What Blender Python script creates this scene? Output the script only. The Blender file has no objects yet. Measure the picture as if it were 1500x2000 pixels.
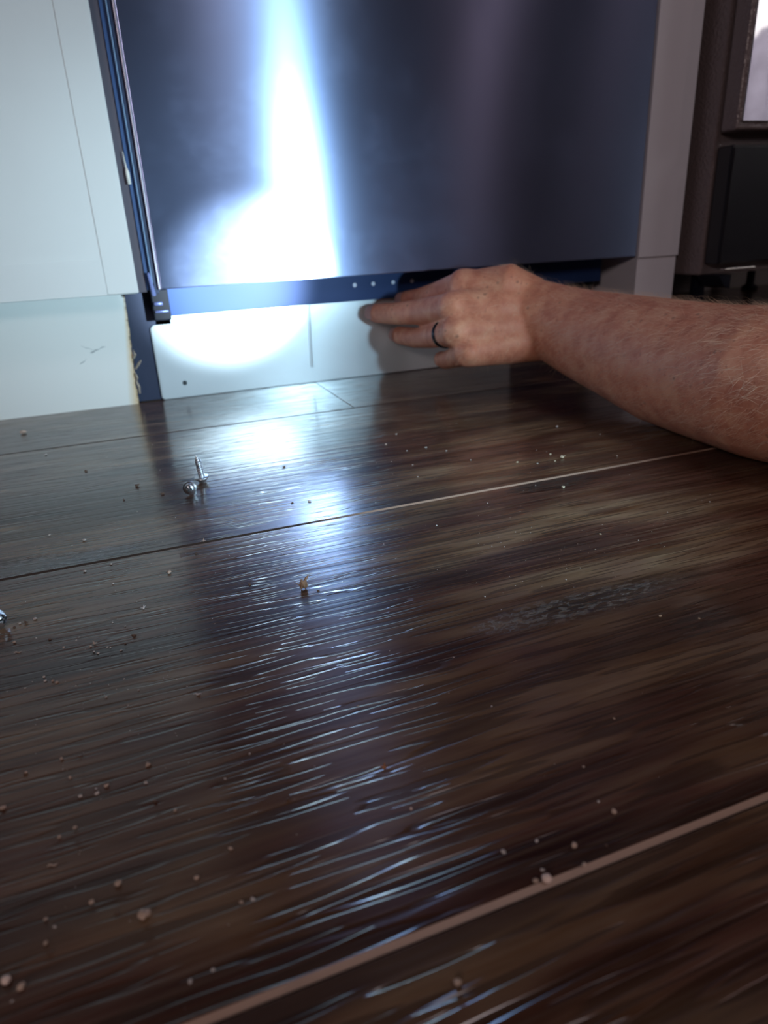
import bpy, bmesh, math, random
from mathutils import Vector, Matrix
S = bpy.context.scene
COL = S.collection
R = random.Random(7)

# ------------------------------------------------------------------ camera
cam_d = bpy.data.cameras.new('camera'); cam = bpy.data.objects.new('camera', cam_d); COL.objects.link(cam)
CF = Vector((0.3118, 0.8722, -0.3768)); CR = Vector((0.9341, -0.3539, -0.0463)); CU = CR.cross(CF)
cam.matrix_world = Matrix(((CR.x, CU.x, -CF.x, -0.041), (CR.y, CU.y, -CF.y, -0.7698), (CR.z, CU.z, -CF.z, 0.1688), (0, 0, 0, 1)))
cam_d.sensor_fit = 'VERTICAL'; cam_d.sensor_height = 36.0
cam_d.lens = 1338.8 / 2000 * 36.0
cam_d.clip_start = 0.01; cam_d.clip_end = 100
cam_d.dof.use_dof = True; cam_d.dof.focus_distance = 0.37; cam_d.dof.aperture_fstop = 11.0
S.camera = cam

# ------------------------------------------------------------------ sky, lamps, exposure
w = bpy.data.worlds.new('sky'); S.world = w; w.use_nodes = True
bg = w.node_tree.nodes['Background']; bg.inputs[0].default_value = (1.0, 0.93, 0.93, 1); bg.inputs[1].default_value = 2.0
S.view_settings.view_transform = 'Standard'; S.view_settings.look = 'None'
S.view_settings.exposure = 0.0; S.view_settings.gamma = 1.0; S.view_settings.use_curve_mapping = False

def spot(name, loc, target, power, size, blend, col, rad):
    d = bpy.data.lights.new(name, 'SPOT'); d.energy = power; d.spot_size = math.radians(size); d.spot_blend = blend
    d.color = col; d.shadow_soft_size = rad
    o = bpy.data.objects.new(name, d); COL.objects.link(o); o.location = loc
    o.rotation_euler = (Vector(target) - Vector(loc)).to_track_quat('-Z', 'Y').to_euler()
    return o
TORCH = (0.342, -0.70, 0.150); AIM = (0.092, 0.02, 0.126)
spot('torch_beam', TORCH, AIM, 210.0, 14.6, 1.0, (0.74, 0.90, 1.0), 0.011)
spot('torch_corona', TORCH, (0.03, 0.02, 0.14), 11.0, 36.0, 1.0, (0.68, 0.89, 1.0), 0.011)
spot('torch_spill', TORCH, (-0.09, 0.02, 0.14), 12.8, 78.0, 1.0, (0.55, 0.82, 1.0), 0.011)

def area(name, loc, target, power, sx, sy, col):
    d = bpy.data.lights.new(name, 'AREA'); d.shape = 'RECTANGLE'; d.size = sx; d.size_y = sy; d.energy = power; d.color = col
    o = bpy.data.objects.new(name, d); COL.objects.link(o); o.location = loc
    o.rotation_euler = (Vector(target) - Vector(loc)).to_track_quat('-Z', 'Y').to_euler()
    return o
area('ceiling_lamp', (0.7, -1.9, 2.34), (0.5, -0.5, 0), 9.0, 0.4, 0.4, (1.0, 0.86, 0.90))
area('fill_left', (-1.35, -2.3, 0.9), (0.3, -0.3, 0), 9.5, 0.3, 0.3, (1.0, 0.78, 0.74))  # unseen fill added at rear left to brighten the arm and floor
area('hall_lamp', (2.35, -3.2, 2.3), (0.4, 0, 0.2), 1.6, 0.08, 0.08, (1.0, 0.66, 0.66))
area('hall_lamp', (3.05, -2.75, 2.3), (0.5, 0, 0.2), 0.5, 0.08, 0.08, (1.0, 0.66, 0.66))

# ------------------------------------------------------------------ helpers
def tag(o, label=None, cat=None, group=None, kind=None):
    if label: o['label'] = label
    if cat: o['category'] = cat
    if group: o['group'] = group
    if kind: o['kind'] = kind
    return o
def obj(name, bm, m=None, parent=None, smooth=False):
    me = bpy.data.meshes.new(name); bm.normal_update(); bm.to_mesh(me); bm.free()
    if m:
        for x in (m if isinstance(m, (list, tuple)) else [m]): me.materials.append(x)
    if smooth:
        for p in me.polygons: p.use_smooth = True
    o = bpy.data.objects.new(name, me); COL.objects.link(o)
    if parent: o.parent = parent
    return o
def empty(name, loc, label, cat, group=None, rz=0):
    o = bpy.data.objects.new(name, None); COL.objects.link(o); o.location = loc; o.rotation_euler = (0, 0, rz); o.empty_display_size = .05
    return tag(o, label, cat, group)
def bx(bm, x0, x1, y0, y1, z0, z1, bev=0.0, seg=2, mi=0):
    vs = [bm.verts.new((x, y, z)) for x in (x0, x1) for y in (y0, y1) for z in (z0, z1)]
    fs = [bm.faces.new([vs[i] for i in q]) for q in ((0,1,3,2),(4,6,7,5),(0,4,5,1),(2,3,7,6),(0,2,6,4),(1,5,7,3))]
    for f in fs: f.material_index = mi
    if bev > 0:
        es = set(e for f in fs for e in f.edges)
        r = bmesh.ops.bevel(bm, geom=list(es), offset=bev, segments=seg, affect='EDGES', profile=.5)
        for f in r['faces']: f.material_index = mi
    return vs
def box(name, x0, x1, y0, y1, z0, z1, m, parent=None, bev=0.001, seg=2, off=(0,0,0)):
    bm = bmesh.new(); ox, oy, oz = off
    bx(bm, x0-ox, x1-ox, y0-oy, y1-oy, z0-oz, z1-oz, bev, seg)
    return obj(name, bm, m, parent)
def loft(bm, pts, rad, n=20, up=(0,0,1), cap=True):
    """tube along pts; rad = list of (side, upward) radii; rounded ends"""
    P = [Vector(p) for p in pts]; rings = []
    Rr = [(r, r) if not isinstance(r, tuple) else r for r in rad]
    T = []
    for i in range(len(P)):
        a = P[max(i-1, 0)]; b = P[min(i+1, len(P)-1)]; T.append((b-a).normalized())
    secs = []
    if cap:
        for k in (75, 50, 25):
            a = math.radians(k); secs.append((P[0] - T[0]*Rr[0][0]*math.sin(a), T[0], Rr[0][0]*math.cos(a), Rr[0][1]*math.cos(a)))
    for p, t, r in zip(P, T, Rr): secs.append((p, t, r[0], r[1]))
    if cap:
        for k in (25, 50, 75):
            a = math.radians(k); secs.append((P[-1] + T[-1]*Rr[-1][0]*math.sin(a), T[-1], Rr[-1][0]*math.cos(a), Rr[-1][1]*math.cos(a)))
    U = Vector(up)
    for p, t, r0, r1 in secs:
        s = t.cross(U).normalized(); u = s.cross(t).normalized()
        rings.append([bm.verts.new(p + s*math.cos(2*math.pi*k/n)*r0 + u*math.sin(2*math.pi*k/n)*r1) for k in range(n)])
    for a, b in zip(rings, rings[1:]):
        for k in range(n): bm.faces.new((a[k], a[(k+1) % n], b[(k+1) % n], b[k]))
    bm.faces.new(list(reversed(rings[0]))); bm.faces.new(rings[-1])
def lathe(bm, prof, n=20, mat=Matrix()):
    rings = []
    for r, z in prof:
        rings.append([bm.verts.new(mat @ Vector((r*math.cos(2*math.pi*k/n), r*math.sin(2*math.pi*k/n), z))) for k in range(n)])
    for a, b in zip(rings, rings[1:]):
        for k in range(n): bm.faces.new((a[k], a[(k+1) % n], b[(k+1) % n], b[k]))
    bm.faces.new(list(reversed(rings[0]))); bm.faces.new(rings[-1])
def prism(bm, outline, y0, y1):
    """outline = (x,z) points, extruded from y0 to y1"""
    a = [bm.verts.new((x, y0, z)) for x, z in outline]; b = [bm.verts.new((x, y1, z)) for x, z in outline]
    n = len(a)
    fa = bm.faces.new(a); fb = bm.faces.new(list(reversed(b)))
    for k in range(n): bm.faces.new((a[(k+1) % n], a[k], b[k], b[(k+1) % n]))
    bmesh.ops.recalc_face_normals(bm, faces=bm.faces[:])
    return fa

# ------------------------------------------------------------------ materials
class NT:
    def __init__(s, name):
        s.m = bpy.data.materials.new(name); s.m.use_nodes = True; s.t = s.m.node_tree; s.b = s.t.nodes['Principled BSDF']
    def n(s, typ, **k):
        x = s.t.nodes.new(typ)
        for a, v in k.items():
            if a.startswith('i_'):
                x.inputs[a[2:].replace('_', ' ')].default_value = v
            else: setattr(x, a, v)
        return x
    def l(s, a, b): s.t.links.new(a, b)
    def math(s, op, a, b=None, c=None, clamp=False):
        x = s.t.nodes.new('ShaderNodeMath'); x.operation = op; x.use_clamp = clamp
        for i, v in enumerate((a, b, c)):
            if v is None: continue
            if isinstance(v, (int, float)): x.inputs[i].default_value = v
            else: s.l(v, x.inputs[i])
        return x.outputs[0]
    def ramp(s, fac, stops, interp='LINEAR'):
        x = s.t.nodes.new('ShaderNodeValToRGB'); x.color_ramp.interpolation = interp
        e = x.color_ramp.elements
        while len(e) < len(stops): e.new(0.5)
        for i, (p, c) in enumerate(stops):
            e[i].position = p; e[i].color = (c if len(c) == 4 else (*c, 1)) if isinstance(c, tuple) else (c, c, c, 1)
        s.l(fac, x.inputs[0]); return x.outputs[0]
    def mix(s, f, a, b, mode='MIX'):
        x = s.t.nodes.new('ShaderNodeMix'); x.data_type = 'RGBA'; x.blend_type = mode
        for i, v in ((0, f), (6, a), (7, b)):
            if isinstance(v, (int, float)): x.inputs[i].default_value = v
            elif isinstance(v, tuple): x.inputs[i].default_value = (*v, 1) if len(v) == 3 else v
            else: s.l(v, x.inputs[i])
        return x.outputs[2]
    def noise(s, vec, scale, detail=3, rough=.5, sc=None):
        if sc:
            mp = s.n('ShaderNodeMapping'); mp.inputs['Scale'].default_value = sc; s.l(vec, mp.inputs[0]); vec = mp.outputs[0]
        x = s.n('ShaderNodeTexNoise'); x.inputs['Scale'].default_value = scale; x.inputs['Detail'].default_value = detail
        x.inputs['Roughness'].default_value = rough; s.l(vec, x.inputs[0]); return x.outputs[0]
    def bump(s, h, strength, dist, normal=None):
        x = s.n('ShaderNodeBump'); x.inputs['Strength'].default_value = strength; x.inputs['Distance'].default_value = dist
        s.l(h, x.inputs['Height'])
        if normal: s.l(normal, x.inputs['Normal'])
        return x.outputs[0]
    def set(s, **k):
        for a, v in k.items():
            i = s.b.inputs[a.replace('_', ' ')]
            if hasattr(v, 'links') or hasattr(v, 'is_linked'): s.l(v, i)
            elif isinstance(v, tuple) and len(v) == 3: i.default_value = (*v, 1)
            else: i.default_value = v
        return s
def simple(name, col, rough=.5, metal=0.0, spec=.5, nscale=60, namp=.06, bump=0.0, **kw):
    t = NT(name); geo = t.n('ShaderNodeNewGeometry').outputs['Position']
    nz = t.noise(geo, nscale, 3)
    c = t.mix(nz, tuple(x*(1-namp) for x in col), tuple(min(1, x*(1+namp)) for x in col))
    t.set(Base_Color=c, Roughness=rough, Metallic=metal, Specular_IOR_Level=spec, **kw)
    if bump: t.set(Normal=t.bump(t.noise(geo, nscale*8, 2), bump, .0005))
    return t.m

def wood_floor():
    t = NT('wood_plank'); geo = t.n('ShaderNodeNewGeometry').outputs['Position']
    rnd = t.n('ShaderNodeObjectInfo').outputs['Random']
    off = t.n('ShaderNodeCombineXYZ'); t.l(t.math('MULTIPLY', rnd, 31.0), off.inputs[0]); t.l(t.math('MULTIPLY', rnd, 17.0), off.inputs[1])
    add = t.n('ShaderNodeVectorMath', operation='ADD'); t.l(geo, add.inputs[0]); t.l(off.outputs[0], add.inputs[1]); p = add.outputs[0]
    # slow wander of the grain
    wob = t.noise(p, 1.0, 2, sc=(3, 7, 1))
    sep = t.n('ShaderNodeSeparateXYZ'); t.l(p, sep.inputs[0])
    yy = t.math('ADD', sep.outputs[1], t.math('MULTIPLY', wob, .006))
    cmb = t.n('ShaderNodeCombineXYZ'); t.l(sep.outputs[0], cmb.inputs[0]); t.l(yy, cmb.inputs[1]); q = cmb.outputs[0]
    big = t.noise(q, 1.0, 3, .55, sc=(4.5, 15, 1))
    mid = t.noise(q, 1.0, 4, .6, sc=(9, 90, 1))
    fine = t.noise(q, 1.0, 3, .6, sc=(16, 520, 1))
    base = t.ramp(big, [(.30, (.062, .025, .019)), (.46, (.125, .058, .040)), (.58, (.25, .165, .10)), (.72, (.115, .046, .034))])
    c = t.mix(t.ramp(mid, [(.35, 0.0), (.65, 1.0)]), base, (.12, .078, .05), 'SOFT_LIGHT')
    c = t.mix(t.math('MULTIPLY', t.ramp(fine, [(.45, 0.0), (.75, 1.0)]), .5), c, (.16, .115, .08))
    # dark bands
    band = t.noise(q, 1.0, 2, .5, sc=(2.2, 30, 1))
    c = t.mix(t.math('MULTIPLY', t.ramp(band, [(.56, 0.0), (.68, 1.0)]), .7), c, (.028, .018, .018))
    # knots: rough patches with their own spots
    geos = t.n('ShaderNodeSeparateXYZ'); t.l(geo, geos.inputs[0])
    kn = None
    for kx, ky, rx, ry in ((.150, -.532, .062, .012), (.225, -.385, .035, .009), (-.125, -.362, .07, .014), (.50, -.60, .04, .01)):
        dx = t.math('DIVIDE', t.math('SUBTRACT', geos.outputs[0], kx), rx); dy = t.math('DIVIDE', t.math('SUBTRACT', geos.outputs[1], ky), ry)
        d = t.math('SQRT', t.math('ADD', t.math('MULTIPLY', dx, dx), t.math('MULTIPLY', dy, dy)))
        k = t.math('SUBTRACT', 1.15, d, clamp=True)
        kn = k if kn is None else t.math('MAXIMUM', kn, k)
    kf = t.math('MULTIPLY', kn, t.ramp(t.noise(geo, 1.0, 5, .7, sc=(170, 330, 1)), [(.38, 0.0), (.5, 1.0)]))
    kf = t.math('MULTIPLY', kf, 1.6, clamp=True)
    c = t.mix(t.math('MULTIPLY', kn, .30), c, (.20, .15, .11))
    c = t.mix(t.math('MULTIPLY', kf, .6), c, (.012, .009, .008))
    # short wire-brushed pores running along the grain
    pore = t.noise(q, 1.0, 0, .4, sc=(24, 470, 1)); pg = t.ramp(pore, [(.585, 0.0), (.64, 1.0)])
    pore2 = t.noise(q, 1.0, 0, .4, sc=(17, 250, 1)); pg2 = t.ramp(pore2, [(.60, 0.0), (.66, 1.0)])
    pores = t.math('MAXIMUM', pg, pg2)
    c = t.mix(t.math('MULTIPLY', pores, .45), c, (.02, .012, .009))
    wave = t.noise(q, 1.0, 2, .5, sc=(2.5, 120, 1))
    h = t.math('ADD', t.math('MULTIPLY', pores, -.60), t.math('MULTIPLY', wave, .75))
    h = t.math('ADD', h, t.math('MULTIPLY', fine, .12)); h = t.math('ADD', h, t.math('MULTIPLY', kf, -2.2))
    # cathedral figure
    nrm = t.bump(h, .62, .00055)
    speck = t.noise(geo, 900, 1)
    nrm = t.bump(speck, .10, .00012, nrm)
    rg = t.ramp(mid, [(.3, .17), (.7, .25)])
    t.set(Base_Color=c, Roughness=rg, Specular_IOR_Level=.38, Normal=nrm)
    t.b.inputs['Coat Weight'].default_value = .27; t.b.inputs['Coat Roughness'].default_value = .11; t.l(nrm, t.b.inputs['Coat Normal'])
    return t.m
M_floor = wood_floor()
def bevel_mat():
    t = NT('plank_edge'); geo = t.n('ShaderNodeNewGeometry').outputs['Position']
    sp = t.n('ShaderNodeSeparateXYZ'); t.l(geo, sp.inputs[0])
    # pale glint painted along the near seam and right stretch of the next
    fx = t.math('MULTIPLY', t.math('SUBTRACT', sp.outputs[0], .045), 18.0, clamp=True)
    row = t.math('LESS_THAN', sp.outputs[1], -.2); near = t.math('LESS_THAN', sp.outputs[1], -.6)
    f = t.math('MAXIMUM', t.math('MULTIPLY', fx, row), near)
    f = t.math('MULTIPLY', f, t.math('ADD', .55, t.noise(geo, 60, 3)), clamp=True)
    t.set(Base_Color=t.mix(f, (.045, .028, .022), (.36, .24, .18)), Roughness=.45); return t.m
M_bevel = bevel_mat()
M_sub = simple('subfloor', (.02, .015, .012), .9)

def brushed(name, base, r1, aniso, r2, f2, smudge=True):
    t = NT(name); geo = t.n('ShaderNodeNewGeometry').outputs['Position']
    tan = t.n('ShaderNodeCombineXYZ'); tan.inputs[2].default_value = 1.0
    lines = t.noise(geo, 1.0, 2, .6, sc=(10, 10, 2600))
    sm = t.noise(geo, 1.0, 4, .65, sc=(17, 17, 22))
    rough = t.math('ADD', t.math('MULTIPLY', lines, .05), r1 - .025)
    if smudge: rough = t.math('ADD', rough, t.math('MULTIPLY', t.ramp(sm, [(.5, 0.0), (.8, 1.0)]), .05))
    t.set(Base_Color=base, Metallic=1.0, Roughness=rough, Anisotropic=aniso, Tangent=tan.outputs[0],
          Normal=t.bump(lines, .05, .00002))
    b2 = t.n('ShaderNodeBsdfAnisotropic') if False else t.n('ShaderNodeBsdfPrincipled')
    b2.inputs['Base Color'].default_value = (*base, 1); b2.inputs['Metallic'].default_value = 1; b2.inputs['Roughness'].default_value = r2
    mx = t.n('ShaderNodeMixShader'); t.l(t.b.outputs[0], mx.inputs[1]); t.l(b2.outputs[0], mx.inputs[2])
    fac = t.math("ADD", f2, t.math("MULTIPLY", t.ramp(sm, [(.45, 0.0), (.8, 1.0)]), .06 if smudge else 0.0))
    t.l(fac, mx.inputs[0]); out = [n for n in t.t.nodes if n.type == 'OUTPUT_MATERIAL'][0]; t.l(mx.outputs[0], out.inputs[0])
    return t.m
M_steel = brushed('brushed_stainless', (.315, .40, .64), .305, 1.0, .56, .115)
M_steel_edge = simple('steel_edge', (.62, .60, .68), .4, 1.0)
M_white = simple('white_cabinet_paint', (.74, .77, .76), .38, spec=.45, nscale=25, namp=.025)
M_white_dim = simple('white_filler_paint', (.68, .69, .76), .42, nscale=25, namp=.03)
M_taupe = simple('cabinet_edge_taupe', (.085, .075, .10), .6)
M_navy = simple('dark_plastic_haze', (.018, .034, .085), .45, nscale=30, namp=.2)  # dark plastic, with veiling glare put into the blue
M_navy_side = simple('side_plastic_haze', (.022, .044, .115), .5, nscale=20, namp=.15)  # dark side plastic, glare haze of the gap mixed into its colour
M_recess_haze = simple('recess_haze_blue', (.008, .018, .055), .6)  # glare haze in the recess, painted as deep blue
M_gap_haze = simple('gap_haze_blue', (.030, .085, .23), .5)  # glare haze in the side gap, painted as blue
M_rail = simple('blue_grey_base_rail', (.020, .052, .17), .5, 0, .2, nscale=20)
M_black = simple('black_bracket', (.004, .006, .013), .55, spec=.2)
M_bluemetal = simple('galvanised_metal', (.16, .20, .42), .4, .5)
M_bluestrip = simple('pale_blue_gasket', (.22, .36, .55), .4)
M_panel = simple('pale_enamelled_steel', (.64, .73, .78), .27, .35, .6, nscale=30, namp=.03)
M_hole = simple('hole_black', (.02, .03, .035), .7)
M_dot = simple('white_plug', (.75, .80, .95), .4)
M_zinc = simple('zinc_screw_metal', (.74, .79, .86), .36, 1.0, nscale=300, namp=.1)
M_clip = simple('white_nylon', (.85, .85, .78), .5)
M_fibre = simple('torn_fibreboard', (.36, .31, .25), .85, nscale=400, namp=.4, bump=.5)
M_crack = simple('crack_dirt', (.38, .43, .43), .8, nscale=300, namp=.4)
M_counter = simple('stone_worktop', (.25, .24, .24), .3, nscale=90, namp=.3)
M_wall = simple('plaster_wall', (.30, .26, .25), .85, nscale=40)
M_darkwall = simple('dark_painted_wall', (.028, .025, .03), .8, nscale=40)
M_ceil = simple('ceiling_paint', (.16, .15, .15), .9)
M_frame = simple('door_frame_white', (.7, .68, .66), .4)
M_glossblack = simple('black_range_enamel', (.006, .006, .010), .35, nscale=40)
M_blackmirror = simple('dark_oven_glass', (.62, .60, .62), .035, 1.0)
M_oven_steel = simple('range_trim_metal', (.45, .42, .40), .25, 1.0)

def kick_mat():
    t = NT('toe_kick_paint'); geo = t.n('ShaderNodeNewGeometry').outputs['Position']
    sp = t.n('ShaderNodeSeparateXYZ'); t.l(geo, sp.inputs[0])
    # yellow water stain along the torn right edge, wider near the floor
    edge = t.math('ADD', -.0312, t.math('MULTIPLY', t.math('SUBTRACT', sp.outputs[2], .12), .045))
    dist = t.math('SUBTRACT', edge, sp.outputs[0])
    wdt = t.math('ADD', .0120, t.math('MULTIPLY', sp.outputs[2], -.085))
    f = t.math('SUBTRACT', 1.0, t.math('DIVIDE', dist, wdt), clamp=True)
    nz = t.noise(geo, 190, 4, .65)
    f = t.math('MULTIPLY', f, t.math('ADD', .35, nz), clamp=True)
    c = t.mix(f, (.74, .78, .76), (.62, .42, .17))
    f2 = t.math('MULTIPLY', t.math('SUBTRACT', 1.0, t.math('DIVIDE', dist, .0022), clamp=True), t.ramp(nz, [(.42, 0.0), (.6, 1.0)]))
    c = t.mix(f2, c, (.10, .075, .05))
    t.set(Base_Color=c, Roughness=.42, Normal=t.bump(nz, .1, .0003)); return t.m
M_kick = kick_mat()

def skin_mat():
    t = NT('weathered_skin'); geo = t.n('ShaderNodeNewGeometry').outputs['Position']
    a = t.noise(geo, 55, 4, .6); b = t.noise(geo, 260, 3, .6)
    c = t.ramp(a, [(.32, (.56, .20, .12)), (.5, (.70, .30, .185)), (.68, (.78, .40, .25))])
    c = t.mix(t.math('MULTIPLY', t.ramp(b, [(.62, 0.0), (.72, 1.0)]), .55), c, (.33, .10, .065))
    v = t.n('ShaderNodeTexVoronoi'); v.inputs['Scale'].default_value = 90; t.l(geo, v.inputs[0])
    fr = t.ramp(v.outputs['Distance'], [(.10, 1.0), (.2, 0.0)])
    c = t.mix(t.math('MULTIPLY', fr, t.math('MULTIPLY', t.ramp(a, [(.45, 0.0), (.6, 1.0)]), .55)), c, (.22, .07, .045))
    wr = t.noise(geo, 1.0, 3, .6, sc=(240, 90, 120)); fn = t.noise(geo, 700, 2)
    n1 = t.bump(wr, .35, .0009); n2 = t.bump(fn, .3, .0003, n1)
    t.set(Base_Color=c, Roughness=.52, Specular_IOR_Level=.4, Normal=n2)
    t.b.inputs['Subsurface Weight'].default_value = .12; t.b.inputs['Subsurface Radius'].default_value = (.6, .25, .12); t.b.inputs['Subsurface Scale'].default_value = .006
    return t.m
M_skin = skin_mat()
M_nail = simple('fingernail', (.74, .50, .46), .3)
M_hair = simple('blond_arm_hair', (.85, .62, .44), .45)
M_ring = simple('dark_ring_metal', (.03, .035, .05), .25, .8)

def pebble():
    t = NT('pebbled_black_enamel'); geo = t.n('ShaderNodeNewGeometry').outputs['Position']
    nz = t.noise(geo, 300, 1, .5)
    t.set(Base_Color=(.17, .138, .142), Roughness=.30, Specular_IOR_Level=.7, Normal=t.bump(nz, .8, .0014)); return t.m
M_pebble = pebble()

# ------------------------------------------------------------------ setting: floor of planks
floor = tag(box('floor', -1.6, 3.2, -4.6, .62, -.03, -.0125, M_sub, bev=0), kind='structure')
floor['label'] = 'dark brown wire-brushed wood plank floor'
W_, L_ = .281, 1.22
def plank(x0, x1, y0, y1):
    bm = bmesh.new(); zt = -.0; b = .0008; g = .00025
    x0 += g; x1 -= g; y0 += g; y1 -= g
    lo = [bm.verts.new(v) for v in ((x0, y0, -.012), (x1, y0, -.012), (x1, y1, -.012), (x0, y1, -.012))]
    md = [bm.verts.new(v) for v in ((x0, y0, zt-.0011), (x1, y0, zt-.0011), (x1, y1, zt-.0011), (x0, y1, zt-.0011))]
    bb = .0004
    hi = [bm.verts.new(v) for v in ((x0+bb, y0+.0019, zt), (x1-bb, y0+.0019, zt), (x1-bb, y1-b, zt), (x0+bb, y1-b, zt))]
    bm.faces.new(list(reversed(lo))); top = bm.faces.new(hi)
    for k in range(4):
        bm.faces.new((lo[k], lo[(k+1) % 4], md[(k+1) % 4], md[k]))
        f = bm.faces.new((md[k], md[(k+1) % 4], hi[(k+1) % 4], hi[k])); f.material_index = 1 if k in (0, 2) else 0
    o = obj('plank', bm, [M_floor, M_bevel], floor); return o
rows = [(-.094 + W_*k) for k in range(-17, 3)]
for i, y0 in enumerate(rows):
    y1 = min(y0 + W_, .62)
    if y0 >= .6: continue
    if abs(y0 + .094) < 1e-6: js = .1737
    elif abs(y0 + .375) < 1e-6: js = -.50
    elif abs(y0 + .656) < 1e-6: js = .64
    else: js = R.uniform(-.6, .6) + (.9 if -1.0 < y0 < 0 else 0)
    x = js - 2*L_
    while x < 3.2:
        a, b = max(x, -1.6), min(x + L_, 3.2)
        if b - a > .02: plank(a, b, max(y0, -4.6), y1)
        x += L_

# walls and ceiling of the room
wb = tag(box('wall_back', -1.6, 3.2, .62, .74, -.03, 2.4, M_wall, bev=0), kind='structure')
tag(box('wall_left', -1.72, -1.6, -4.6, .74, -.03, 2.4, M_darkwall, bev=0), kind='structure')
tag(box('wall_front', -1.72, 3.32, -4.72, -4.6, -.03, 2.4, M_darkwall, bev=0), kind='structure')
tag(box('ceiling', -1.72, 3.32, -4.72, .74, 2.4, 2.5, M_ceil, bev=0), kind='structure')
WY0, WY1, WZ0, WZ1 = -2.75, -1.35, .50, 2.05
bm = bmesh.new()
bx(bm, 3.2, 3.32, -4.6, WY0, -.03, 2.4); bx(bm, 3.2, 3.32, WY1, .74, -.03, 2.4)
bx(bm, 3.2, 3.32, WY0, WY1, -.03, WZ0); bx(bm, 3.2, 3.32, WY0, WY1, WZ1, 2.4)
tag(obj('wall_right', bm, M_darkwall), kind='structure')
win = tag(bpy.data.objects.new('window_1', None), 'patio window seen mirrored in the oven door', kind='structure'); COL.objects.link(win); win.location = (3.26, -2.05, WZ0)
bm = bmesh.new()
for a in ((WY0, WY0+.05, WZ0, WZ1), (WY1-.05, WY1, WZ0, WZ1), (-2.07, -2.03, WZ0, WZ1), (WY0, WY1, WZ0, WZ0+.05), (WY0, WY1, WZ1-.05, WZ1)):
    bx(bm, -.03, .03, a[0]+2.05, a[1]+2.05, a[2]-WZ0, a[3]-WZ0, .004)
obj('window_frame', bm, M_frame, win)
gt = NT('window_glass'); gt.set(Base_Color=(.95, .97, .97), Roughness=0.0, Transmission_Weight=1.0, IOR=1.0)
for a, b in ((WY0+.05, -2.07), (-2.03, WY1-.05)):
    bm = bmesh.new(); bx(bm, -.003, .003, a+2.05, b+2.05, .05, WZ1-WZ0-.05); obj('pane', bm, gt.m, win)
# what stands outside the window
tag(box('ground', 3.32, 12, -12, 4, -.25, -.15, simple('gravel', (.26, .28, .34), .9, nscale=14, namp=.5), bev=0), kind='structure')
fn = empty('garden_fence', (6.4, -5.0, -.15), 'grey board fence outside, mirrored in the oven door', 'fence')
for k in range(34):
    bm = bmesh.new(); y = -4.4 + k*.26; h = 2.0 + R.uniform(-.02, .02)
    prism(bm, [(-.12, 0), (.12, 0), (.12, h-.06), (.06, h), (-.06, h), (-.12, h-.06)], -.012, .012)
    bmesh.ops.rotate(bm, verts=bm.verts[:], cent=(0, 0, 0), matrix=Matrix.Rotation(math.pi/2, 3, 'Z'))
    bmesh.ops.translate(bm, verts=bm.verts[:], vec=(R.uniform(-.006, .006), y, 0))
    obj('board', bm, M_fence if k else globals().setdefault('M_fence', simple('weathered_fence', (.40, .38, .45), .9, nscale=5, namp=.5)), fn)
sh = empty('garden_shed', (10.5, -7.9, -.15), 'shed with a pitched roof behind the fence, mirrored in the oven door', 'shed')
box('wall', -1.1, 1.1, -1.3, 1.3, 0, 2.3, simple('shed_wall', (.30, .27, .31), .9), sh, bev=.01)
bm = bmesh.new(); prism(bm, [(-1.3, 2.25), (1.3, 2.25), (0, 3.1)], -1.45, 1.45); obj('roof', bm, simple('shed_roof', (.20, .18, .20), .9), sh)

# ------------------------------------------------------------------ left base cabinet
CX = -.0178
cab = empty('base_cabinet', (-.30, .3, 0), 'white base cabinet with framed door and water-stained toe kick, left of the dishwasher', 'cabinet')
o_ = (-.30, .3, 0)
box('carcass', -.62, -.0190, .022, .60, .122, .865, M_white, cab, off=o_)
box('edge_strip', -.0190, -.0093, .0085, .60, .1235, .865, M_taupe, cab, bev=.0004, off=o_)
# door: outer frame with a recessed centre panel
bm = bmesh.new()
X0, X1, Z0, Z1 = -.600, CX, .1238, .76; st = .0300; rl = .0335
y0, y1, yr = 0.0, .019, .0011
bx(bm, X0+.3, X0+.3+st, y0-.3, y1-.3, Z0, Z1, .0008); bx(bm, X1+.3-st, X1+.3, y0-.3, y1-.3, Z0, Z1, .0012)
ob = obj('door_frame_stile', bm, M_white, None)
bm = bmesh.new(); bm.from_mesh(ob.data); me_ = ob.data; bpy.data.objects.remove(ob); bpy.data.meshes.remove(me_)
bx(bm, X0+.3+st, X1+.3-st, y0-.3, y1-.3, Z0, Z0+rl, .0002); bx(bm, X0+.3+st, X1+.3-st, y0-.3, y1-.3, Z1-rl, Z1, .0002)
dr = obj('door', bm, M_white, cab)
box('door_panel', X0+st-.002, X1-st+.002, yr, .016, Z0+rl-.002, Z1-rl+.002, M_white, dr, bev=.0003, off=(-.30, .3, 0))
bpy.context.view_layer.update()
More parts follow.
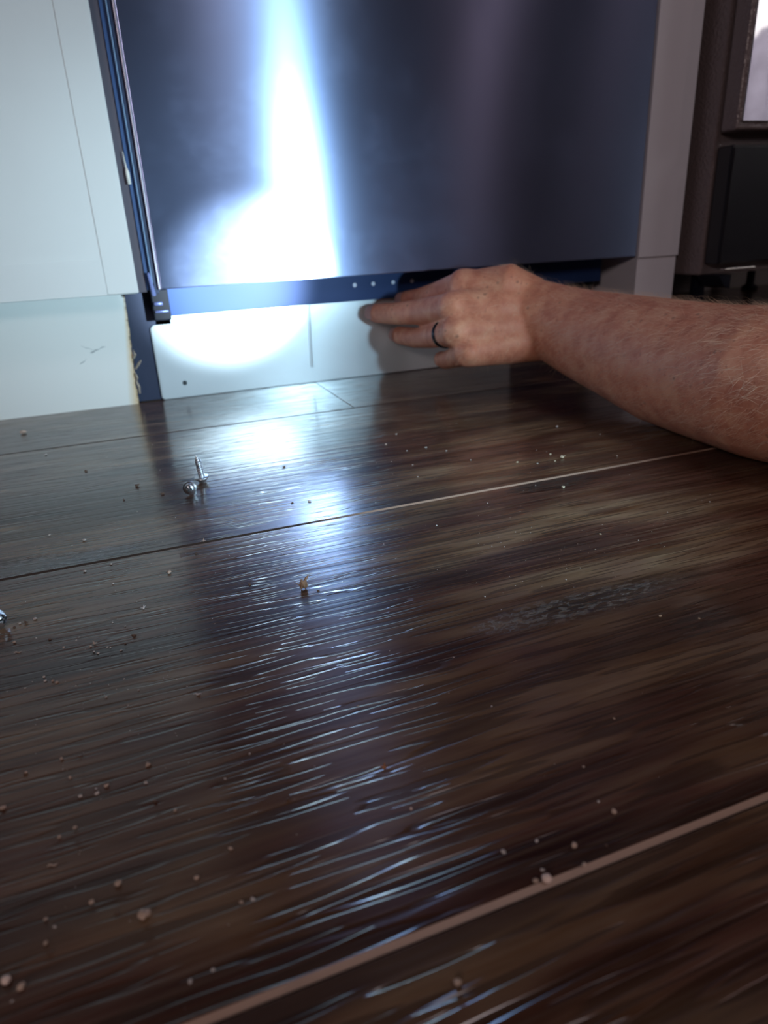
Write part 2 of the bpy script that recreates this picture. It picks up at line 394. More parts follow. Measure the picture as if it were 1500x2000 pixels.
# toe kick with ragged right edge
bm = bmesh.new(); ed = []
rr = random.Random(3)
for k in range(34):
    z = .121*k/33; xb = -.0365 + .0053*(z/.121)
    j = rr.uniform(-.0005, .0005) if z < .085 else rr.uniform(-.0001, .0001)
    if .02 < z < .05: j -= rr.uniform(0, .0009)
    ed.append((xb + j + .3, z))
prism(bm, [(-.62+.3, 0)] + ed + [(-.62+.3, .121)], .060-.3, .075-.3)
kk = obj('toe_kick', bm, M_kick, cab); kk['label'] = 'white toe kick board, swollen and yellowed along its torn right edge'
def sliver(parent, pts, rad, name, m, off):
    bm = bmesh.new(); loft(bm, [Vector(p)-Vector(off) for p in pts], rad, n=6, cap=False); return obj(name, bm, m, parent)
sliver(kk, [(-.0335, .058, .040), (-.0290, .054, .046), (-.0262, .052, .0495)], [.0012, .0014, .0006], 'torn_splinter', M_fibre, o_)
sliver(kk, [(-.0335, .058, .052), (-.0315, .056, .056), (-.0325, .057, .061)], [.0013, .0015, .0005], 'torn_splinter', M_fibre, o_)
sliver(kk, [(-.0352, .058, .026), (-.0335, .057, .020), (-.0337, .058, .012)], [.001, .0016, .0008], 'torn_splinter', M_fibre, o_)
sliver(kk, [(-.0350, .058, .036), (-.0336, .057, .030), (-.0345, .058, .026)], [.0006, .0014, .0008], 'torn_splinter', M_fibre, o_)
def crack(pts, wds):
    bm = bmesh.new(); prev = None
    for (x, z), w_ in zip(pts, wds):
        a = bm.verts.new((x+.3, .0598-.3, z+w_)); b = bm.verts.new((x+.3, .0598-.3, z-w_)); c = bm.verts.new((x+.3, .0604-.3, z+w_)); d = bm.verts.new((x+.3, .0604-.3, z-w_))
        if prev:
            pa, pb, pc, pd = prev
            bm.faces.new((pa, pb, b, a)); bm.faces.new((pc, pa, a, c)); bm.faces.new((pb, pd, d, b))
        prev = (a, b, c, d)
    return obj('paint_crack', bm, M_crack, kk)
crack([(-.0905, .0505), (-.0872, .0524), (-.0850, .0530), (-.0822, .0562)], [.0002, .0007, .0004, .0001])
crack([(-.0775, .0617), (-.0745, .0622), (-.0715, .0640), (-.0670, .0648), (-.0640, .0668), (-.0600, .0665)], [.0003, .0011, .0009, .0003, .0006, .0001])
crack([(-.0855, .0705), (-.0810, .0675), (-.0770, .0665), (-.0740, .0640)], [.0001, .0003, .0002, .0003])
box('haze_board', -.046, -.0035, .0672, .0700, .0006, .1212, M_recess_haze, cab, bev=.0004, off=o_)  # board added behind the recess to carry the painted blue glare
box('recess_shade_sheet', -.034, -.012, .064, .30, .0002, .0010, M_sub, cab, bev=0, off=o_)  # dark sheet laid over the planks for the shade in the recess
# worktop over both cabinets and the dishwasher
tag(box('worktop', -.64, .664, -.025, .61, .866, .900, M_counter, bev=.003), 'grey stone worktop running over the dishwasher and cabinets', 'worktop')

# ------------------------------------------------------------------ dishwasher
dw = empty('dishwasher', (.30, .3, 0), 'brushed stainless steel dishwasher with its toe panel exposed', 'dishwasher')
D_ = (.30, .3, 0)
box('tub', -.0065, .5955, .080, .58, .095, .860, M_navy_side, dw, bev=.002, off=D_)
box('base', .012, .585, .085, .56, .004, .0949, M_navy, dw, bev=.002, off=D_)
side = box('side_frame', -.0068, .004, .020, .0798, .1235, .855, M_navy_side, dw, bev=.0008, off=D_)
bm = bmesh.new(); bx(bm, .0038-.3, .5975-.3, .0-.3, .020-.3, .1256, .79, .0011, 3)
doorp = obj('door', bm, M_steel, dw, True); doorp['label'] = 'brushed stainless door with a blown-out light streak'
for p in doorp.data.polygons: p.use_smooth = False
box('door_edge', .0019, .0036, -.0006, .0165, .1256, .79, M_steel_edge, doorp, bev=.0005, off=D_)
box('control_panel', .0036, .5975, .0, .020, .7915, .860, M_steel, dw, bev=.001, off=D_)
box('inner_door', -.0022, .0022, .0035, .0195, .1215, .79, M_navy, dw, bev=.0005, off=D_)
box('haze_strip', -.0092, -.0039, .0065, .0085, .1255, .79, M_gap_haze, dw, bev=.0003, off=D_)  # strip added in the side gap to carry the painted blue glare
gk = box('gasket', -.0038, -.0024, .001, .0195, .132, .79, M_bluestrip, dw, bev=.0005, off=D_)
# base rail with four plugs
rail = box('base_rail', .0125, .584, .052, .061, .094, .130, M_rail, dw, bev=.0008, off=D_); rail['label'] = 'blue-grey metal rail under the door'
for x in (.2300, .2536, .2795, .3045):
    bm = bmesh.new(); lathe(bm, [(.0001, -.0008), (.0024, -.0006), (.0026, 0), (.0026, .001)], 14, Matrix.Translation((x-.3, .0522-.3, .1123)) @ Matrix.Rotation(-math.pi/2, 4, 'X'))
    obj('plug', bm, M_dot, rail)
# toe panel: notched and round-cornered sheet
def arc(cx, cz, r, a0, a1, n=6): return [(cx + r*math.cos(math.radians(a0+(a1-a0)*k/n)), cz + r*math.sin(math.radians(a0+(a1-a0)*k/n))) for k in range(n+1)]
out = arc(-.0103+.004, .0045, .004, 180, 270) + [(.452, .0005), (.452, .0985)] + arc(.0148, .0965, .0018, 90, 180, 4) + [(.0128, .0845)] + arc(-.0103+.0055, .0790, .0055, 90, 180)
bm = bmesh.new(); fa = prism(bm, [(x-.3, z) for x, z in out], .063-.3, .066-.3)
bmesh.ops.bevel(bm, geom=[e for e in fa.edges], offset=.0009, segments=2, affect='EDGES')
tp = obj('toe_panel', bm, M_panel, dw); tp['label'] = 'pale enamelled toe panel lit by a torch beam'
bm = bmesh.new(); rib = arc(.1752, .0915, .0028, 0, 180) + arc(.1728, .0205, .0028, 180, 360)
fa = prism(bm, [(x-.3, z) for x, z in rib], .0596-.3, .0631-.3)
bmesh.ops.bevel(bm, geom=[e for e in fa.edges], offset=.0020, segments=3, affect='EDGES'); obj('embossed_rib', bm, M_panel, tp)
bm = bmesh.new(); lathe(bm, [(.0001, .0), (.0024, .0), (.0030, .0012)], 16, Matrix.Translation((.0176-.3, .0624-.3, .0171)) @ Matrix.Rotation(-math.pi/2, 4, 'X')); obj('screw_hole', bm, M_hole, tp)
# lip on the top edge
box('top_lip', .016, .452, .0615, .0640, .0968, .0990, M_panel, tp, bev=.0009, off=D_)
# hinge bracket in the lower left corner
hb = box('hinge_bracket', -.0048, .0135, .048, .062, .0905, .1232, M_black, dw, bev=.0012, off=D_)
for z, x0, x1, r in ((.1085, -.0030, .0062, .0021), (.1002, -.0030, .0112, .0014)):
    bm = bmesh.new(); lathe(bm, [(r*.6, 0), (r, .0006), (r, x1-x0-.0006), (r*.6, x1-x0)], 12, Matrix.Translation((x0-.3, .0465-.3, z)) @ Matrix.Rotation(math.pi/2, 4, 'Y')); obj('hinge_pin', bm, M_bluemetal, hb, True)
bm = bmesh.new()
prism(bm, [(-.0068-.3, .1425), (-.0044-.3, .1425), (-.0012-.3, .1200), (-.0052-.3, .1195)][::-1], .000-.3, .006-.3)
bmesh.ops.bevel(bm, geom=bm.edges[:], offset=.0006, segments=2, affect='EDGES'); obj('hinge_arm', bm, M_bluemetal, dw)
# white clip hanging in the side gap
bm = bmesh.new(); loft(bm, [(-.0103-.3, .004-.3, .252), (-.0100-.3, .004-.3, .244), (-.0096-.3, .004-.3, .238)], [.0003, .0005, .0008], 8, cap=False, up=(0, 1, 0))
loft(bm, [(-.0096-.3, .004-.3, .238), (-.0092-.3, .004-.3, .234), (-.0090-.3, .004-.3, .2235)], [.0008, .0019, .0017], 8, cap=False, up=(0, 1, 0))
cl = obj('clip', bm, M_clip, dw, True); cl['label'] = 'small white nylon clip with a thin tail in the side gap'
# leg at the right end
bm = bmesh.new(); lathe(bm, [(.014, 0), (.014, .006), (.0065, .010), (.0065, .095)], 14, Matrix.Translation((.583-.3, .075-.3, 0))); obj('levelling_leg', bm, simple('dull_leg_metal', (.10, .11, .12), .5, .3), dw, True)
bm = bmesh.new(); lathe(bm, [(.014, 0), (.014, .006), (.0065, .010), (.0065, .095)], 14, Matrix.Translation((.004-.3, .16-.3, 0))); obj('levelling_leg', bm, M_navy, dw, True)

# ------------------------------------------------------------------ right end panel
rc = empty('end_panel', (.632, .3, 0), 'narrow white cabinet end panel between dishwasher and black range', 'panel')
box('side_board', .6015, .6640, .0012, .60, 0, .864, M_white_dim, rc, bev=.0012, off=(.632, .3, 0))
box('face_strip', .6005, .6648, -.0012, .0012, .1235, .864, M_white_dim, rc, bev=.0006, off=(.632, .3, 0))

# ------------------------------------------------------------------ range
rg = empty('range', (1.05, .27, 0), 'black freestanding range with mirror-dark oven door beside the white end panel', 'range')
G_ = (1.05, .27, 0)
box('body', .676, 1.434, -.030, .60, .098, .90, M_pebble, rg, bev=.003, off=G_)
box('cooktop', .674, 1.436, -.035, .60, .901, .915, M_glossblack, rg, bev=.003, off=G_)
od = empty('x', (0, 0, 0), None, None); bpy.data.objects.remove(od)
bm = bmesh.new(); bx(bm, .677-1.05, 1.433-1.05, -.060-.27, -.035-.27, .262, .80, .003, 3)
od = obj('oven_door', bm, M_pebble, rg)
og = box('glass', .6812, 1.415, -.0635, -.0595, .2705, .775, M_blackmirror, od, bev=.0008, off=G_)
bm = bmesh.new(); loft(bm, [(.70-1.05, -.105-.27, .76), (1.41-1.05, -.105-.27, .76)], [.010, .010], 14, up=(0, 0, 1)); obj('handle', bm, M_oven_steel, od, True)
dwr = box('drawer', .680, 1.430, -.056, -.031, .112, .247, M_glossblack, rg, bev=.003, off=G_)
box('drawer_lip', .684, .735, -.064, -.0562, .1045, .1072, M_oven_steel, dwr, bev=.0008, off=G_)
for x, y in ((.70, -.005), (1.41, -.005), (.70, .56), (1.41, .56)):
    bm = bmesh.new(); lathe(bm, [(.018, 0), (.018, .008), (.009, .012), (.009, .099)], 14, Matrix.Translation((x-1.05, y-.27, 0))); obj('foot', bm, M_black, rg, True)
bm = bmesh.new(); prism(bm, [(.679-1.05, .099), (.70-1.05, .099), (.70-1.05, .082), (.69-1.05, .086)], -.06-.27, -.02-.27); obj('skid', bm, M_black, rg)

# ------------------------------------------------------------------ forearm and hand
person = empty('person', (.385, -.42, 0), 'bare freckled hairy left forearm with a ringed hand gripping under the dishwasher door', 'person')
PO = Vector((.385, -.42, 0))
def LP(l): return [Vector(p) - PO for p in l]
bm = bmesh.new()
loft(bm, LP([(.364, -.118, .083), (.378, -.150, .074), (.386, -.185, .066), (.392, -.227, .0605), (.392, -.298, .0540), (.391, -.356, .0535), (.387, -.408, .0555), (.392, -.46, .058), (.415, -.53, .062), (.46, -.60, .066)]),
     [(.030, .036), (.033, .039), (.038, .043), (.0435, .047), (.0495, .0525), (.0525, .053), (.0535, .0545), (.0535, .0545), (.053, .054), (.055, .056)], 32)
loft(bm, LP([(.46, -.60, .066), (.56, -.68, .12), (.68, -.76, .20), (.80, -.84, .29)]), [.055, .056, .060, .064], 28)
MI = (.3104, -.0758, .1130); MM = (.2887, -.0948, .0932); MR = (.2844, -.1091, .0698); MP = (.293, -.1190, .0490)
loft(bm, LP([(.370, -.128, .092), (.340, -.108, .104), MI]), [(.020, .022), (.022, .022), (.0170, .0175)], 20)
loft(bm, LP([(.372, -.132, .082), (.330, -.116, .090), MM]), [(.020, .024), (.022, .022), (.0172, .0172)], 20)
loft(bm, LP([(.372, -.136, .070), (.330, -.122, .072), MR]), [(.022, .024), (.022, .022), (.0162, .0165)], 20)
loft(bm, LP([(.372, -.142, .060), (.334, -.130, .055), MP]), [(.022, .024), (.020, .021), (.0155, .0155)], 20)
# thumb side bulge and thumb, behind the palm
loft(bm, LP([(.368, -.122, .100), (.345, -.112, .113), (.322, -.075, .110), (.312, -.040, .098), (.296, -.018, .092)]), [.020, .021, .018, .0125, .0105], 18)
FING = {'middle': ([MM, (.2765, -.0345, .0845), (.2625, .0008, .0808), (.2515, .0385, .0790)], [.0155, .0142, .0128, .0118]),
        'ring': ([MR, (.2830, -.0500, .0585), (.2803, -.0118, .0529), (.2772, .0330, .0512)], [.0148, .0128, .0118, .0108]),
        'index': ([MI, (.3030, -.0200, .1005), (.2975, .0165, .0940), (.2905, .0395, .0915)], [.0155, .0132, .0120, .0110]),
        'pinky': ([MP, (.2975, -.0755, .0366), (.3005, -.050, .0300), (.3050, -.0290, .0280)], [.0138, .0112, .0102, .0094])}
for k, (pts, rad) in FING.items(): loft(bm, LP(pts), rad, 18)
for kx in (MI, MM, MR, MP):   # knuckles
    c = Vector(kx) - PO + Vector((-.001, -.007, .0015)); bmesh.ops.create_uvsphere(bm, u_segments=14, v_segments=10, radius=.0122, matrix=Matrix.Translation(c))
tmp = obj('tmp', bm)
mo = tmp.modifiers.new('r', 'REMESH'); mo.mode = 'VOXEL'; mo.voxel_size = .0017
ms = tmp.modifiers.new('s', 'SMOOTH'); ms.factor = .5; ms.iterations = 9
dg = bpy.context.evaluated_depsgraph_get(); ev = tmp.evaluated_get(dg)
me = bpy.data.meshes.new_from_object(ev); bpy.data.objects.remove(tmp)
# tendons and wrinkles as gentle relief, then fine adjustment keeps the skin one surface
me.materials.clear(); me.materials.append(M_skin)
for p in me.polygons: p.use_smooth = True
arm = bpy.data.objects.new('forearm_and_hand', me); COL.objects.link(arm); arm.parent = person
# nails
def nail(tip, prev, r, nrm):
    t = (Vector(tip) - Vector(prev)).normalized(); n = Vector(nrm); n = (n - t*n.dot(t)).normalized(); s = t.cross(n)
    c = Vector(tip) - PO + t*r*.25
    bm = bmesh.new(); G = []
    for i in range(6):
        row = []
        for j in range(5):
            a = math.radians(-50 + 25*j*1.0); u = -.55 + i*.24
            w_ = .82 * math.sqrt(max(.15, 1 - max(0, abs(u+.0)-.25)**2*2))
            row.append(bm.verts.new(c + t*r*u*1.05 + (s*math.sin(a*w_) + n*math.cos(a*w_))*(r*1.015 - max(0, u-.2)*r*.35)))
        G.append(row)
    for i in range(5):
        for j in range(4): bm.faces.new((G[i][j], G[i][j+1], G[i+1][j+1], G[i+1][j]))
    ret = bmesh.ops.solidify(bm, geom=bm.faces[:], thickness=.0008)
    bmesh.ops.recalc_face_normals(bm, faces=bm.faces[:])
    return obj('fingernail', bm, M_nail, person, True)
nail(FING['middle'][0][3], FING['middle'][0][2], .0123, (-.85, -.45, .25))
nail(FING['ring'][0][3], FING['ring'][0][2], .0113, (-.85, -.45, .2))
nail(FING['index'][0][3], FING['index'][0][2], .0115, (-.85, -.4, .3))
# ring
a = Vector(FING['ring'][0][0]); b = Vector(FING['ring'][0][1]); t = (b-a).normalized(); c = a.lerp(b, .42) - PO
bm = bmesh.new(); q = t.to_track_quat('Z', 'Y').to_matrix().to_4x4()
prof = [(.0138, -.0028), (.0150, -.0024), (.0154, 0), (.0150, .0024), (.0138, .0028)]
lathe(bm, prof, 28, Matrix.Translation(c) @ q); obj('finger_ring', bm, M_ring, person, True)
# arm hair
rh = random.Random(11); bm = bmesh.new(); V = me.vertices
tot = 0
while tot < 8500:
    v = V[rh.randrange(len(V))]; p = v.co.copy(); wp = p + PO
    if wp.y > -.10 or wp.y < -.62: continue
    dens = 1.0 if wp.y < -.16 else .45
    if rh.random() > dens: continue
    n = v.normal
    if n.z < -.55: continue
    d = Vector((-.25, .75, -.45)) + Vector((rh.gauss(0, .35), rh.gauss(0, .35), rh.gauss(0, .35)))
    d = (d - n*d.dot(n)).normalized(); L = rh.uniform(.007, .018)
    w_ = n.cross(d).normalized()*.00006; w2 = n*.00006; q0 = p; bend = rh.uniform(.1, .5)
    q1 = p + d*L*.5 + n*L*bend*.7; q2 = p + d*L + n*L*bend*.9 + Vector((0, 0, -L*.15))
    A = [bm.verts.new(x) for x in (q0-w_, q0+w_, q0+w2, q1-w_*.7, q1+w_*.7, q1+w2*.7, q2)]
    for f in ((0, 1, 4, 3), (1, 2, 5, 4), (2, 0, 3, 5), (3, 4, 6), (4, 5, 6), (5, 3, 6)): bm.faces.new([A[i] for i in f])
    tot += 1
hr = obj('arm_hair', bm, M_hair, person); hr['kind'] = 'stuff'

# ------------------------------------------------------------------ screws
def make_screw(name, label, loc, mat, sc=1.0, group='loose panel screws'):
    root = empty(name, loc, label, 'screw', group)
    Mx = mat.to_4x4() @ Matrix.Scale(sc, 4)
    bm = bmesh.new()  # washer flange + domed head, head top at z=0 pointing to -z
    lathe(bm, [(.0001, -.0030), (.0012, -.0029), (.0026, -.0024), (.0034, -.0013), (.0035, -.0004), (.0046, -.0002), (.0048, .0003), (.0046, .0008), (.0010, .0008)], 28, Mx)
    h = obj('head', bm, M_zinc, root, True)
    bm = bmesh.new()  # cross recess
    for a in (0, math.pi/2):
        c, s_ = math.cos(a), math.sin(a); W2 = .00052; L2 = .0021
        for zz in (0,):
            p_ = [(-L2, -W2), (L2, -W2), (L2, W2), (-L2, W2)]
            lo = [bm.verts.new(Mx @ Vector((x*c-y*s_, x*s_+y*c, -.00318 + abs(x)*.10))) for x, y in p_]
            up = [bm.verts.new(Mx @ Vector((x*c-y*s_, x*s_+y*c, -.0018))) for x, y in p_]
            bm.faces.new(lo); bm.faces.new(list(reversed(up)))
            for k in range(4): bm.faces.new((lo[(k+1) % 4], lo[k], up[k], up[(k+1) % 4]))
    bmesh.ops.recalc_face_normals(bm, faces=bm.faces[:])
    obj('cross_slot', bm, M_hole, h)
    bm = bmesh.new(); n = 18; turns = 11; rings = []   # threaded shank with a real helix
    N = turns*14; LN = .0152
    for i in range(N+1):
        z = .0008 + LN*i/N; taper = min(1, (.016 - z)/.0042 + .12); r0 = .00180*taper
        ring = []
        for k in range(n):
            ph = (i/14 + k/n) % 1.0
            r = r0 + (.00052*taper + .00004)*max(0, 1-abs(ph-.5)*4.5)
            ring.append(bm.verts.new(Mx @ Vector((r*math.cos(2*math.pi*k/n), r*math.sin(-2*math.pi*k/n), z))))
        rings.append(ring)
    for a_, b_ in zip(rings, rings[1:]):
        for k in range(n): bm.faces.new((a_[k], a_[(k+1) % n], b_[(k+1) % n], b_[k]))
    bm.faces.new(rings[0]); bm.faces.new(list(reversed(rings[-1])))
    bmesh.ops.recalc_face_normals(bm, faces=bm.faces[:])
    obj('threaded_shank', bm, M_zinc, root, True)
    return root
make_screw('screw', 'zinc screw standing upright on its head, point up, behind the lying screw', (-.0036, -.2595, .0037), Matrix.Rotation(math.radians(-5), 3, 'Y') @ Matrix.Rotation(math.radians(5), 3, 'X'), 1.15)
def dirm(d, spin=0): return Vector(d).normalized().to_track_quat('Z', 'Y').to_matrix() @ Matrix.Rotation(spin, 3, 'Z')
make_screw('screw', 'zinc screw lying with its cross-slotted head toward the viewer', (-.0148, -.2835, .0051), dirm((.22, .95, -.20), .35), 1.04)
make_screw('screw', 'single zinc screw lying at the far left edge of the floor', (-.1205, -.4335, .0050), dirm((-.75, .45, -.15), .2), 1.02)

# ------------------------------------------------------------------ crumbs and chips
CR_M = [simple('dark_brown_crumb', (.13, .075, .05), .8, nscale=700, namp=.4), simple('tan_crumb', (.52, .39, .31), .8, nscale=700, namp=.4),
        simple('grey_crumb', (.60, .54, .50), .8, nscale=700, namp=.4), simple('white_chip', (.78, .74, .72), .7, nscale=700, namp=.3),
        simple('pink_pellet', (.90, .66, .58), .7, nscale=700, namp=.25), simple('orange_crumb', (.42, .17, .06), .8, nscale=700, namp=.3),
        simple('cream_sliver', (.78, .64, .45), .8, nscale=700, namp=.3)]
def lump(rr, s, flat=.6, jag=.3, stretch=1.0):
    bm = bmesh.new(); bmesh.ops.create_icosphere(bm, subdivisions=2 if s > .0019 else 1, radius=s/2)
    for v in bm.verts:
        k = 1 + rr.uniform(-jag, jag); v.co = Vector((v.co.x*k*stretch, v.co.y*k, v.co.z*k*flat))
    bmesh.ops.rotate(bm, verts=bm.verts[:], cent=(0, 0, 0), matrix=Matrix.Rotation(rr.uniform(0, 6.28), 3, 'Z'))
    mz = min(v.co.z for v in bm.verts); bmesh.ops.translate(bm, verts=bm.verts[:], vec=(0, 0, -mz)); return bm
def flake(rr, s, arms=3):
    """torn chip: a crumpled body with thin upturned splinters"""
    bm = lump(rr, s*.55, .7, .35)
    for k in range(arms):
        a = rr.uniform(0, 6.28); L = s*rr.uniform(.5, .9); d = Vector((math.cos(a), math.sin(a), 0))
        z0 = s*.16
        loft(bm, [(0, 0, z0), d*L*.5 + Vector((0, 0, z0+L*.25)), d*L + Vector((0, 0, z0+L*rr.uniform(-.05, .5)))], [(s*.13, s*.07), (s*.11, s*.05), (s*.02, s*.015)], 6, cap=False)
    return bm
CRUMBS = [(0.0302,-0.4645,1.58,0),(-0.0377,-0.5274,2.47,3),(-0.055,-0.4442,2.56,3),(-0.0504,-0.2449,4.65,0),(-0.0166,-0.3732,2.8,1),(-0.0229,-0.3892,2.4,0),(-0.0396,-0.4085,2.27,1),(-0.0011,-0.4421,1.89,0),(-0.069,-0.4082,1.66,2),(-0.0838,-0.385,2.02,2),(-0.0699,-0.3818,1.47,2),(-0.1065,-0.3179,1.63,2),(-0.0853,-0.3372,2.23,2),(-0.1228,-0.1154,2.27,2),(-0.1502,-0.0192,4.6,1),(-0.0337,-0.2733,2.61,0),(-0.0605,-0.272,1.84,0),(-0.088,-0.1852,2.5,0),(0.0608,-0.2547,2.44,0),(0.0479,-0.3352,1.76,0),(0.0595,-0.338,2.11,2),(-0.1104,-0.4609,3.26,1),(-0.1093,-0.4337,3.01,0),(-0.1146,-0.4354,1.49,0),(-0.1056,-0.4312,2.02,2),(-0.1123,-0.4328,1.25,2),(-0.0973,-0.4553,1.67,0),(-0.1035,-0.451,0.96,2),(-0.1127,-0.451,1.43,1),(-0.0908,-0.4658,1.17,1),(-0.0776,-0.4687,2.59,1),(-0.0791,-0.4703,1.17,1),(-0.0777,-0.4755,1.15,2),(-0.0759,-0.4776,1.38,2),(-0.0643,-0.4744,1.41,0),(-0.072,-0.474,0.93,2),(-0.0707,-0.4751,0.93,2),(-0.0662,-0.4794,1.38,2),(-0.0639,-0.4581,0.98,2),(-0.0696,-0.4518,0.99,2),(-0.0603,-0.4691,2.15,0),(-0.0976,-0.4871,1.31,2),(-0.0968,-0.4906,1.3,2),(-0.0937,-0.492,1.08,1),(-0.092,-0.4939,1.29,1),(-0.1043,-0.4926,0.85,2),(-0.0725,-0.5136,1.24,2),(-0.06,-0.5141,0.84,2),(-0.0412,-0.52,0.63,2),(-0.0875,-0.5454,1.46,1),(-0.0813,-0.547,1.47,0),(-0.0993,-0.5481,1.25,0),(-0.0843,-0.5565,1.23,1),(-0.0806,-0.5672,1.53,2),(-0.0754,-0.5682,1.54,2),(-0.0724,-0.5661,1.56,1),(-0.0758,-0.5656,0.86,2),(-0.1043,-0.5629,1.84,1),(-0.0599,-0.5697,1.21,2),(-0.0587,-0.5613,1.97,1),(-0.0575,-0.5798,1.51,0),(-0.0516,-0.5863,0.99,1),(-0.0246,-0.5699,0.91,2),(-0.0346,-0.5787,0.87,2),(-0.0817,-0.5812,1.45,1),(-0.0862,-0.5829,1.27,1),(-0.0988,-0.5478,1.25,1),(-0.0374,-0.6087,1.38,1),(-0.0876,-0.5934,3.03,1),(-0.0694,-0.6082,2.05,1),(-0.0763,-0.6114,1.42,1),(-0.0481,-0.615,1.47,1),(-0.0627,-0.6216,2.78,1),(-0.0699,-0.6178,1.26,0),(-0.0881,-0.6121,1.25,1),(-0.0856,-0.6154,1.1,2),(-0.0875,-0.6197,1.21,1),(-0.0861,-0.623,1.33,0),(-0.096,-0.6268,2.56,4),(-0.0923,-0.6298,2.03,1),(-0.0375,-0.6277,1.13,1),(-0.0344,-0.6279,1.27,2),(-0.0473,-0.6438,1.15,2),(-0.0531,-0.6447,1.26,2),(-0.017,-0.5964,1.49,0),(0.0167,-0.5954,2.44,5),(0.0181,-0.6159,1.13,4),(0.0428,-0.6542,3.13,4),(0.0397,-0.6532,1.71,1),(0.0567,-0.6475,1.8,1),(0.0751,-0.6417,1.74,1),(0.0075,-0.6702,1.98,1),(0.0367,-0.6413,1.49,2),(0.0475,-0.6417,1.06,2),(0.0437,-0.6508,1.16,2),(0.055,-0.6542,1.45,1),(0.0652,-0.6509,1.05,0),(0.0734,-0.6364,0.97,2),(0.174,-0.2114,1.85,2),(0.1544,-0.2368,1.76,1),(0.1807,-0.262,2.15,2),(0.1634,-0.2622,1.7,2),(0.1919,-0.2782,1.69,2),(0.1979,-0.3095,1.61,2),(0.1454,-0.3265,1.52,2),(0.1528,-0.2992,1.6,2),(0.3099,-0.2613,2.3,2),(0.327,-0.3001,1.76,2),(0.3343,-0.3151,2.16,2),(0.2623,-0.3392,4.78,6),(0.2595,-0.3271,2.03,6),(0.2532,-0.343,1.58,6),(0.3006,-0.356,1.98,1),(0.2262,-0.3324,1.97,6),(0.2384,-0.3419,1.57,2),(0.2252,-0.3949,2.48,6),(0.1993,-0.4698,1.49,6),(0.2908,-0.4595,1.31,2),(0.167,-0.5567,1.64,6),(0.1813,-0.5654,1.16,6),(0.1039,-0.5061,1.01,2),(0.1198,-0.4151,1.26,2),(0.1493,-0.5083,1.05,2),(0.1029,-0.6062,0.94,1),(0.0781,-0.6222,1.03,1),(0.0658,-0.5816,0.78,2),(0.0192,-0.5607,0.79,1)]
ALL = {0: ('dark brown wood crumb lying on the plank floor', 'dark wood crumbs scattered over the floor'),
       1: ('tan wood crumb lying on the plank floor', 'tan wood crumbs scattered over the floor'),
       2: ('tiny grey speck of debris on the plank floor', 'grey specks scattered over the floor'),
       6: ('cream sliver of debris on the floor near the forearm', 'cream slivers near the forearm')}
SPECIAL = {1: ('splayed white chip on the floor below the screws, like a tiny star', 'flake'), 2: ('small white chip on the floor at the left', 'flake'),
           3: ('dark curled wood shaving left of the pair of screws', 'flake'), 4: ('tan splintered chip below the two screws beside the plank seam', 'flake'),
           5: ('dark brown chip just below the tan one at the plank seam', 'flake'), 0: ('tiny dark crumb just right of the brown wood flake', 'lump'),
           21: ('yellowish curled wood shaving near the left edge of the floor', 'curl'), 22: ('brown knobbly crumb right of the screw head at the left edge', 'flake'),
           30: ('pale crumb with an upright splinter in the cluster at the left', 'flake'), 68: ('yellowish elongated shaving in the blurred lower left', 'curl'),
           72: ('largest round tan crumb in the blurred lower left', 'lump'), 69: ('round tan crumb above the largest one, lower left', 'lump'),
           78: ('pink pellet in the bottom left corner, the larger of two', 'lump'), 79: ('tan pellet right beside the pink one in the bottom left corner', 'lump'),
           85: ('orange-brown crumb in the middle foreground of the floor', 'flake'), 87: ('pale pink pellet on the near plank seam', 'lump'),
           89: ('small cream pellet above the near plank seam', 'lump'), 90: ('cream pellet farthest right in the foreground', 'lump'),
           91: ('cream pellet at the bottom edge of the foreground', 'lump'), 18: ('dark crumb inside the bright reflection on the floor', 'lump'),
           59: ('oblong tan crumb alone in the left foreground', 'lump'), 14: ('pale round crumb near the foot of the white cabinet', 'lump'),
           109: ('largest cream sliver on the floor in front of the hand', 'flake'), 57: ('tan crumb at the very left edge of the floor', 'lump')}
NAMES = {0: 'wood_crumb', 1: 'wood_crumb', 2: 'debris_speck', 3: 'paint_chip', 4: 'pellet', 5: 'wood_crumb', 6: 'wood_sliver'}
rc_ = random.Random(21)
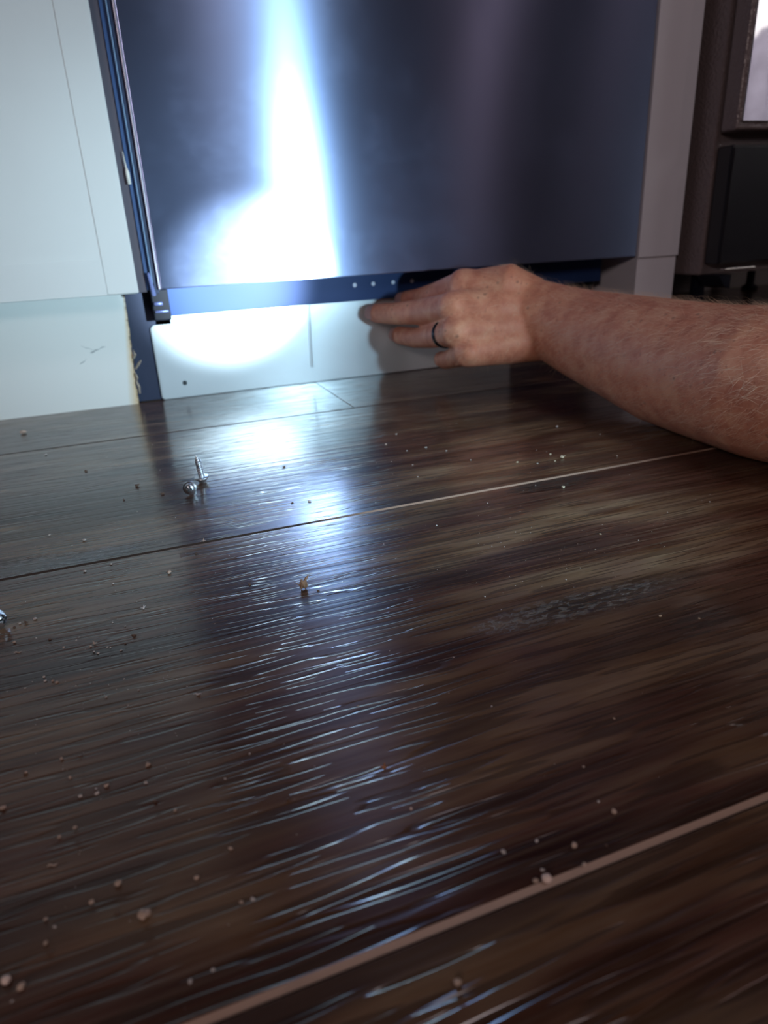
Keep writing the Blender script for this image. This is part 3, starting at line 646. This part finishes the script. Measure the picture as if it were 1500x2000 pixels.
for i, (x, y, s, k) in enumerate(CRUMBS):
    s = s*.001*.92
    if x > .33 and y > -.35: continue
    kind = SPECIAL.get(i, (None, None))[1]
    if kind == 'flake' : bm = flake(rc_, s*1.1, 3 if k else 2)
    elif kind == 'curl':
        bm = bmesh.new(); pts = [(s*.5*(u-2)/2, s*.1*math.sin(u*1.7), s*.09 + s*.07*math.sin(u*1.3+.4)) for u in range(5)]
        loft(bm, pts, [(s*.05, s*.04), (s*.12, s*.07), (s*.09, s*.06), (s*.13, s*.07), (s*.04, s*.03)], 8, cap=False)
    else: bm = lump(rc_, s, .75 if k in (4, 1) else .5, .12 if k == 4 else .28, 1.25 if k != 4 else 1.1)
    nm = 'wood_flake' if kind == 'flake' and k not in (3,) else ('wood_shaving' if kind == 'curl' else NAMES[k])
    o = obj(nm, bm, CR_M[k], None, k == 4); o.location = (x, y, .00002)
    if i in SPECIAL: tag(o, SPECIAL[i][0], 'debris')
    else:
        L = ALL.get(k, ALL[2]) if k != 3 and k != 4 and k != 5 else {4: ('small pinkish pellet on the foreground planks', 'pinkish pellets in the foreground')}.get(k, ALL[1])
        if y > -.375: where = 'around the two screws and left of the bright reflection' if x < .02 else 'on the far plank between the bright reflection and the forearm'
        elif y < -.56: where = 'in the blurred lower left foreground' if x < -.03 else 'in the blurred foreground around the near plank seam'
        else: where = 'on the left of the middle plank' if x < -.05 else 'on the middle plank below and right of the screws'
        tag(o, L[0].replace(' lying on the plank floor', '').replace(' on the plank floor', '') .replace(' of debris on the floor near the forearm', '').replace(' on the foreground planks', '') + ' ' + where, 'debris', L[1].split(' scattered')[0].split(' near')[0].split(' in the')[0] + ' ' + where)
# the brown flake with two splinters, the largest chip
bm = bmesh.new(); rf = random.Random(4)
bmesh.ops.create_icosphere(bm, subdivisions=2, radius=.0020)
for v in bm.verts: kf = 1+rf.uniform(-.4, .4); v.co = Vector((v.co.x*1.0*kf, v.co.y*.6*kf, v.co.z*1.25*kf)) + Vector((0, 0, .0024))
loft(bm, [(.0006, 0, .0035), (.0020, .0008, .0052), (.0036, .0012, .0066)], [(.0007, .0009), (.0006, .0008), (.0002, .0002)], 6, cap=False)
loft(bm, [(-.0010, 0, .0018), (-.0024, -.0004, .0030), (-.0034, -.0002, .0042)], [(.0006, .0005), (.0003, .0003), (.0002, .0002)], 6, cap=False)
loft(bm, [(0, 0, .0035), (-.0006, .0003, .0052), (-.0004, .0002, .0058)], [(.0009, .0009), (.0005, .0005), (.0001, .0001)], 6, cap=False)
mz = min(v.co.z for v in bm.verts); bmesh.ops.translate(bm, verts=bm.verts[:], vec=(0, 0, -mz))
o = obj('wood_flake', bm, simple('brown_flake', (.30, .18, .11), .8, nscale=900, namp=.6)); o.location = (.0238, -.4590, 0)
tag(o, 'upright brown wood flake with two splinters in the bluish reflection', 'debris')
# dust: nobody could count it
bm = bmesh.new(); rd = random.Random(5)
for i in range(520):
    if i < 300: x, y = rd.uniform(-.16, .33), rd.uniform(-.66, -.12)
    elif i < 420: x, y = rd.gauss(-.08, .03), rd.gauss(-.50, .07)
    else: x, y = rd.gauss(.165, .04), rd.gauss(-.47, .03)
    s = rd.uniform(.00012, .0004)
    p = [bm.verts.new((x+rd.uniform(-s, s)*1.4, y+rd.uniform(-s, s), z)) for z in (.00002, .00002, .00002)] + [bm.verts.new((x, y, s))]
    for f in ((0, 1, 2), (0, 3, 1), (1, 3, 2), (2, 3, 0)): bm.faces.new([p[j] for j in f])
bmesh.ops.recalc_face_normals(bm, faces=bm.faces[:])
o = obj('dust', bm, CR_M[2]); tag(o, 'fine pale dust scattered over the plank floor', 'dust', kind='stuff')
